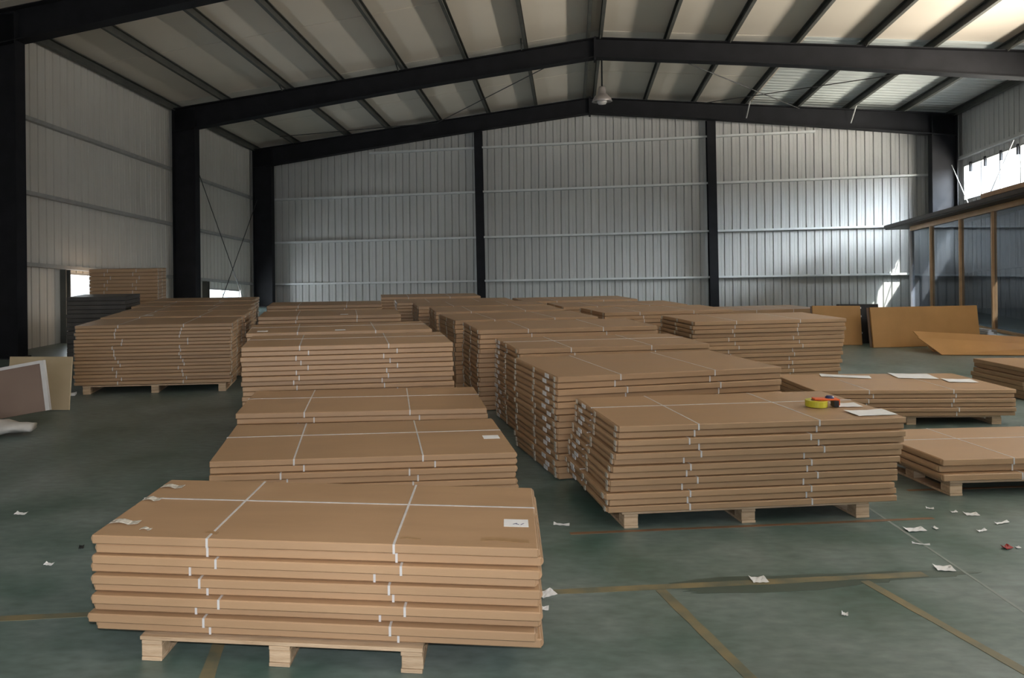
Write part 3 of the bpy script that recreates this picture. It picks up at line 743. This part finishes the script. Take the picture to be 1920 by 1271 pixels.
for (x, y, rz) in ((-0.005, -0.012, 0.6), (0.004, -0.016, -0.5), (0.03, -0.014, 0.9)):
    m = MB(); m.box(-0.012, 0.012, -0.003, 0.003, 0.0, 0.0006); o = m.build('pen_mark', 'ink', lab1); o.location = (x, y, zb_ + 0.0013); o.rotation_euler = (0, 0, rz)

# ------------------------------------------------------------------ things on the stacks
tp = (2.93, 5.80); zt = 0.7142
t = empty('tape_roll', (tp[0], tp[1], zt)); tag(t, 'wide roll of yellow packing tape lying on the carton stack', 'tape')
m = MB(); m.lathe([(0.042, 0.0), (0.075, 0.0), (0.077, 0.002), (0.077, 0.046), (0.075, 0.048), (0.042, 0.048), (0.042, 0.0)], 32); m.build('tape', 'yellow', t, False)
m = MB(); m.lathe([(0.038, 0.0), (0.0418, 0.0), (0.0418, 0.048), (0.038, 0.048), (0.038, 0.0)], 32); m.build('core', 'kraft', t, False)
t = empty('tape_cutter', (tp[0] + 0.075, tp[1] - 0.012, zt + 0.049), math.radians(-6)); tag(t, 'orange tape cutter with black and navy grips on the tape roll', 'tool')
m = MB(); m.cbox(-0.10, 0.075, -0.03, 0.035, 0.0, 0.014, 0.004); m.build('body', 'orange', t)
m = MB(); m.cbox(0.036, 0.074, -0.036, 0.03, -0.0485, -0.0005, 0.004); m.build('grip', 'black', t)
m = MB(); m.cbox(0.0745, 0.083, -0.03, 0.034, -0.036, 0.012, 0.003); m.build('guard', 'orange', t)
m = MB(); m.lathe([(0.0, 0.034), (0.02, 0.032), (0.03, 0.022), (0.03, 0.0145), (0.0, 0.0145)], 16, (0.02, 0.005, 0)); m.build('knob', 'navy', t)
def sheet(name, label, cat, x, y, z, L, W, rz, mat='paper', th=0.0012, curl=0.006, group=None):
    m = MB(); V = []; F = []; nx, ny = 5, 4
    for s_ in (0, 1):
        for j in range(ny + 1):
            for i in range(nx + 1):
                u, v = i / nx - 0.5, j / ny - 0.5
                V.append((u * L, v * W, th * s_ + curl * (abs(u * 2) ** 3) * (0.5 + v) + curl * 0.3 * math.sin(7 * u + 5 * v) ** 2))
    k = (nx + 1) * (ny + 1)
    for j in range(ny):
        for i in range(nx):
            q = j * (nx + 1) + i
            F += [(q, q + nx + 1, q + nx + 2, q + 1), (k + q, k + q + 1, k + q + nx + 2, k + q + nx + 1)]
    for i in range(nx):
        F.append((i, i + 1, k + i + 1, k + i)); q = ny * (nx + 1) + i; F.append((q, k + q, k + q + 1, q + 1))
    for j in range(ny):
        q = j * (nx + 1); F.append((q, k + q, k + q + nx + 1, q + nx + 1)); q += nx; F.append((q, q + nx + 1, k + q + nx + 1, k + q))
    m.add(V, F); o = m.build(name, mat); o.location = (x, y, z); o.rotation_euler = (0, 0, rz); tag(o, label, cat, group); return o
sheet('paper_sheet', 'white paper sheet at the front corner of tape roll stack', 'paper', 3.20, 5.56, zt, 0.30, 0.17, 0.12)
sheet('paper_sheet', 'small white paper just right of the yellow tape roll', 'paper', 3.17, 5.83, zt, 0.19, 0.13, 0.0)
sheet('paper_sheet', 'long pale paper strip on the left of wide right stack', 'paper', 4.86, 8.95, 0.388, 0.52, 0.16, -0.35)
sheet('paper_sheet', 'bright paper doubling as window glare on the right of the wide right stack', 'paper', 5.63, 8.92, 0.388, 0.42, 0.32, -0.2)  # white paper whose colour also stands in for window glare
sheet('paper_sheet', 'bright paper doubling as window glare at the front corner of wide right stack', 'paper', 5.95, 8.60, 0.388, 0.30, 0.2, -0.2)  # lies where the windows reflect; its white doubles as that highlight
# ------------------------------------------------------------------ litter on the floor
lit = [(3.65, 5.60, .05, .02, 'small white paper scrap by the low right pallet leg'), (3.77, 5.52, .05, .02, 'small white scrap, left of two scraps before the right pallet'),
       (3.86, 5.47, .09, .05, 'crumpled white scrap before the right pallet'), (3.28, 5.19, .13, .06, 'largest torn white paper piece on the right floor'),
       (3.43, 5.21, .03, .03, 'tiny white fleck beside the largest torn paper'), (3.95, 5.30, .12, .02, 'thin curved white strip on the right floor'),
       (3.71, 5.16, .08, .02, 'flat white sliver left of the red scrap'), (3.16, 4.94, .10, .01, 'thin pale sliver below the largest torn paper'),
       (3.06, 4.57, .10, .07, 'pale square paper at the right end of the yellow line'), (1.90, 4.44, .09, .07, 'pale square paper on the long yellow floor line'),
       (2.17, 4.02, .03, .03, 'tiny white fleck between the two slanting yellow lines'), (0.65, 4.29, .10, .07, 'pale square paper right of the nearest stack'),
       (0.60, 4.12, .07, .04, 'faint pale paper scrap below the square by nearest stack'), (-2.36, 4.76, .06, .03, 'white curled scrap on the floor left of nearest stack'),
       (-3.02, 5.68, .09, .04, 'pale paper scrap at the left picture edge'), (0.92, 5.35, .11, .03, 'torn white scrap under the tape roll stack corner')]
for i, (x, y, a, b, lab) in enumerate(lit):
    sheet('paper_scrap', lab, 'litter', x, y, 0.003, a, b, random.uniform(-0.5, 0.5), 'paper', 0.001, 0.01, 'scraps on the floor')
sheet('red_scrap', 'small dark red scrap on the right floor', 'litter', 3.66, 4.87, 0.003, 0.06, 0.04, 0.4, 'red', 0.003, 0.012, 'scraps on the floor')
sheet('white_chip', 'tiny white chip touching the small dark red scrap', 'litter', 3.73, 4.87, 0.003, 0.03, 0.02, 0.2, 'paper', 0.002, 0.006, 'scraps on the floor')
sheet('dark_scrap', 'small dark scrap on the floor left of nearest stack', 'litter', -2.28, 5.03, 0.003, 0.03, 0.05, 0.3, 'black', 0.002, 0.006, 'scraps on the floor')

# ------------------------------------------------------------------ boards at the left edge
def board(name, label, cat, base, rz, lean, L, Hh, th, mat, edge=None, group=None, roll=0.0):
    """upright board: base point is the lower left corner of its face, leaning back by lean degrees"""
    r = empty(name, base); r.rotation_euler = (0, 0, rz); tag(r, label, cat, group)
    m = MB(); m.cbox(0, L, 0, th, 0, Hh, 0.003); o = m.build('panel', mat, r); o.rotation_euler = (-math.radians(lean), math.radians(roll), 0)
    if edge:
        for nm, (x0, x1, z0, z1) in (('edging', (L - 0.045, L + 0.004, 0.0, Hh)), ('edging', (0, L - 0.045, Hh - 0.03, Hh + 0.004)), ('edging', (-0.004, 0.04, 0, Hh - 0.03))):
            m = MB(); m.box(x0, x1, -0.008, th + 0.004, z0, z1); e = m.build(nm, edge, r); e.rotation_euler = (-math.radians(lean), math.radians(roll), 0)
    return r
board('framed_board', 'brown board with white edging leaning at the left edge', 'board', (-5.10, 8.62, 0.012), math.radians(-2), 6, 0.88, 0.56, 0.03, 'brownboard', 'whiteedge', None, -10)
board('cream_board', 'cream board standing between the white edged board and left row', 'board', (-5.15, 9.36, 0.012), math.radians(-4), 8, 0.80, 0.64, 0.02, 'cream')
m = MB(); V = []; F = []; nu, nv = 22, 14
for i in range(nu + 1):
    for k in range(nv):
        a = 2 * math.pi * k / nv; s_ = math.sin(math.pi * min(max(i / nu, 0.04), 0.96)) ** 0.35
        rr = 1 + 0.16 * math.sin(i * 1.7 + k) + random.uniform(-.1, .1)
        V.append((i / nu * 1.75 - 0.9, math.cos(a) * 0.17 * s_ * rr, 0.085 + max(-0.085, math.sin(a) * 0.085 * s_ * rr)))
for i in range(nu):
    F += [(i * nv + k, i * nv + (k + 1) % nv, (i + 1) * nv + (k + 1) % nv, (i + 1) * nv + k) for k in range(nv)]
F += [tuple(range(nv))[::-1], tuple(range(nu * nv, (nu + 1) * nv))]
m.add(V, F); o = m.build('wrapped_bundle', 'plastic', None, True); o.location = (-5.02, 8.12, 0.002); o.rotation_euler = (0, 0, -0.02)
tag(o, 'crumpled white plastic bundle on the floor at the left edge', 'bundle')
sheet('white_plastic_scrap', 'white plastic scrap beside the front left row pallet', 'litter', -4.80, 10.28, 0.003, 0.16, 0.09, 0.2, 'paper', 0.03, 0.01)

# ------------------------------------------------------------------ upright sheets and loose boards at the right rear
def sheets(base, rz, L, Hh, n, lab, grp, lean=7):
    for k in range(n):
        d_ = k * 0.055
        x = base[0] - math.sin(rz) * d_; y = base[1] + math.cos(rz) * d_
        board('cardboard_sheet', lab if k == 0 else '%s brown sheet behind the %s' % (ORD[k], grp), 'sheet', (x + random.uniform(-.02, .02) * (k > 0), y, 0.006), rz, lean, L, Hh - 0.012 * k, 0.035, 'kraft_flat' if k == 0 else 'brownboard', None, grp)
sheets((7.36, 14.62, 0), math.radians(-8), 0.86, 0.74, 2, 'narrow brown cardboard sheet standing on edge at the rear', 'narrow upright sheet')
sheets((8.20, 14.12, 0), math.radians(6), 2.15, 0.74, 2, 'wide brown cardboard sheet standing on edge at the rear', 'wide upright sheet')
r = board('dark_board_pack', 'black board pack on edge in the gap between upright brown sheets', 'board', (7.95, 14.78, 0.006), math.radians(-2), 5, 0.75, 0.75, 0.10, 'black')
for z_ in (0.18, 0.50, 0.66):
    m = MB(); m.box(0.30, 0.42, -0.006, 0.0, z_, z_ + 0.035); o = m.build('white_tie', 'paper', r); o.rotation_euler = (-math.radians(5), 0, 0)
def loose(name, label, quad, th, mat):
    a = [Vector(q) for q in quad]; n = (a[1] - a[0]).cross(a[3] - a[0]).normalized() * th
    m = MB(); m.hexa(a + [x + n for x in a]); o = m.build(name, mat); tag(o, label, 'sheet', 'loose cardboard sheets'); return o
loose('loose_sheet', 'loose cardboard sheet propped up in front of wide upright sheet', [(8.88, 13.50, 0.01), (10.9, 13.25, 0.01), (11.0, 13.75, 0.20), (8.75, 13.85, 0.33)], 0.012, 'kraft_flat')
loose('loose_sheet', 'lowest loose cardboard sheet lying tilted with a grey end', [(8.78, 13.12, 0.006), (11.2, 12.85, 0.006), (11.0, 13.32, 0.10), (8.62, 13.52, 0.26)], 0.012, 'kraft_flat')
for k in range(3):
    m = MB(); m.cbox(0, 0.9, 0, 0.5, 0, 0.035, 0.003); o = m.build('grey_board', 'greyboard'); o.location = (10.75 + 0.03 * k, 15.7, 0.002 + 0.0375 * k); o.rotation_euler = (0, 0, 0.05 * k)
    tag(o, '%s flat grey board in the low pile before the glass cabin' % ('lowest', 'middle', 'topmost')[k], 'board', 'grey boards before the cabin')
print('cartons', TOT[0])
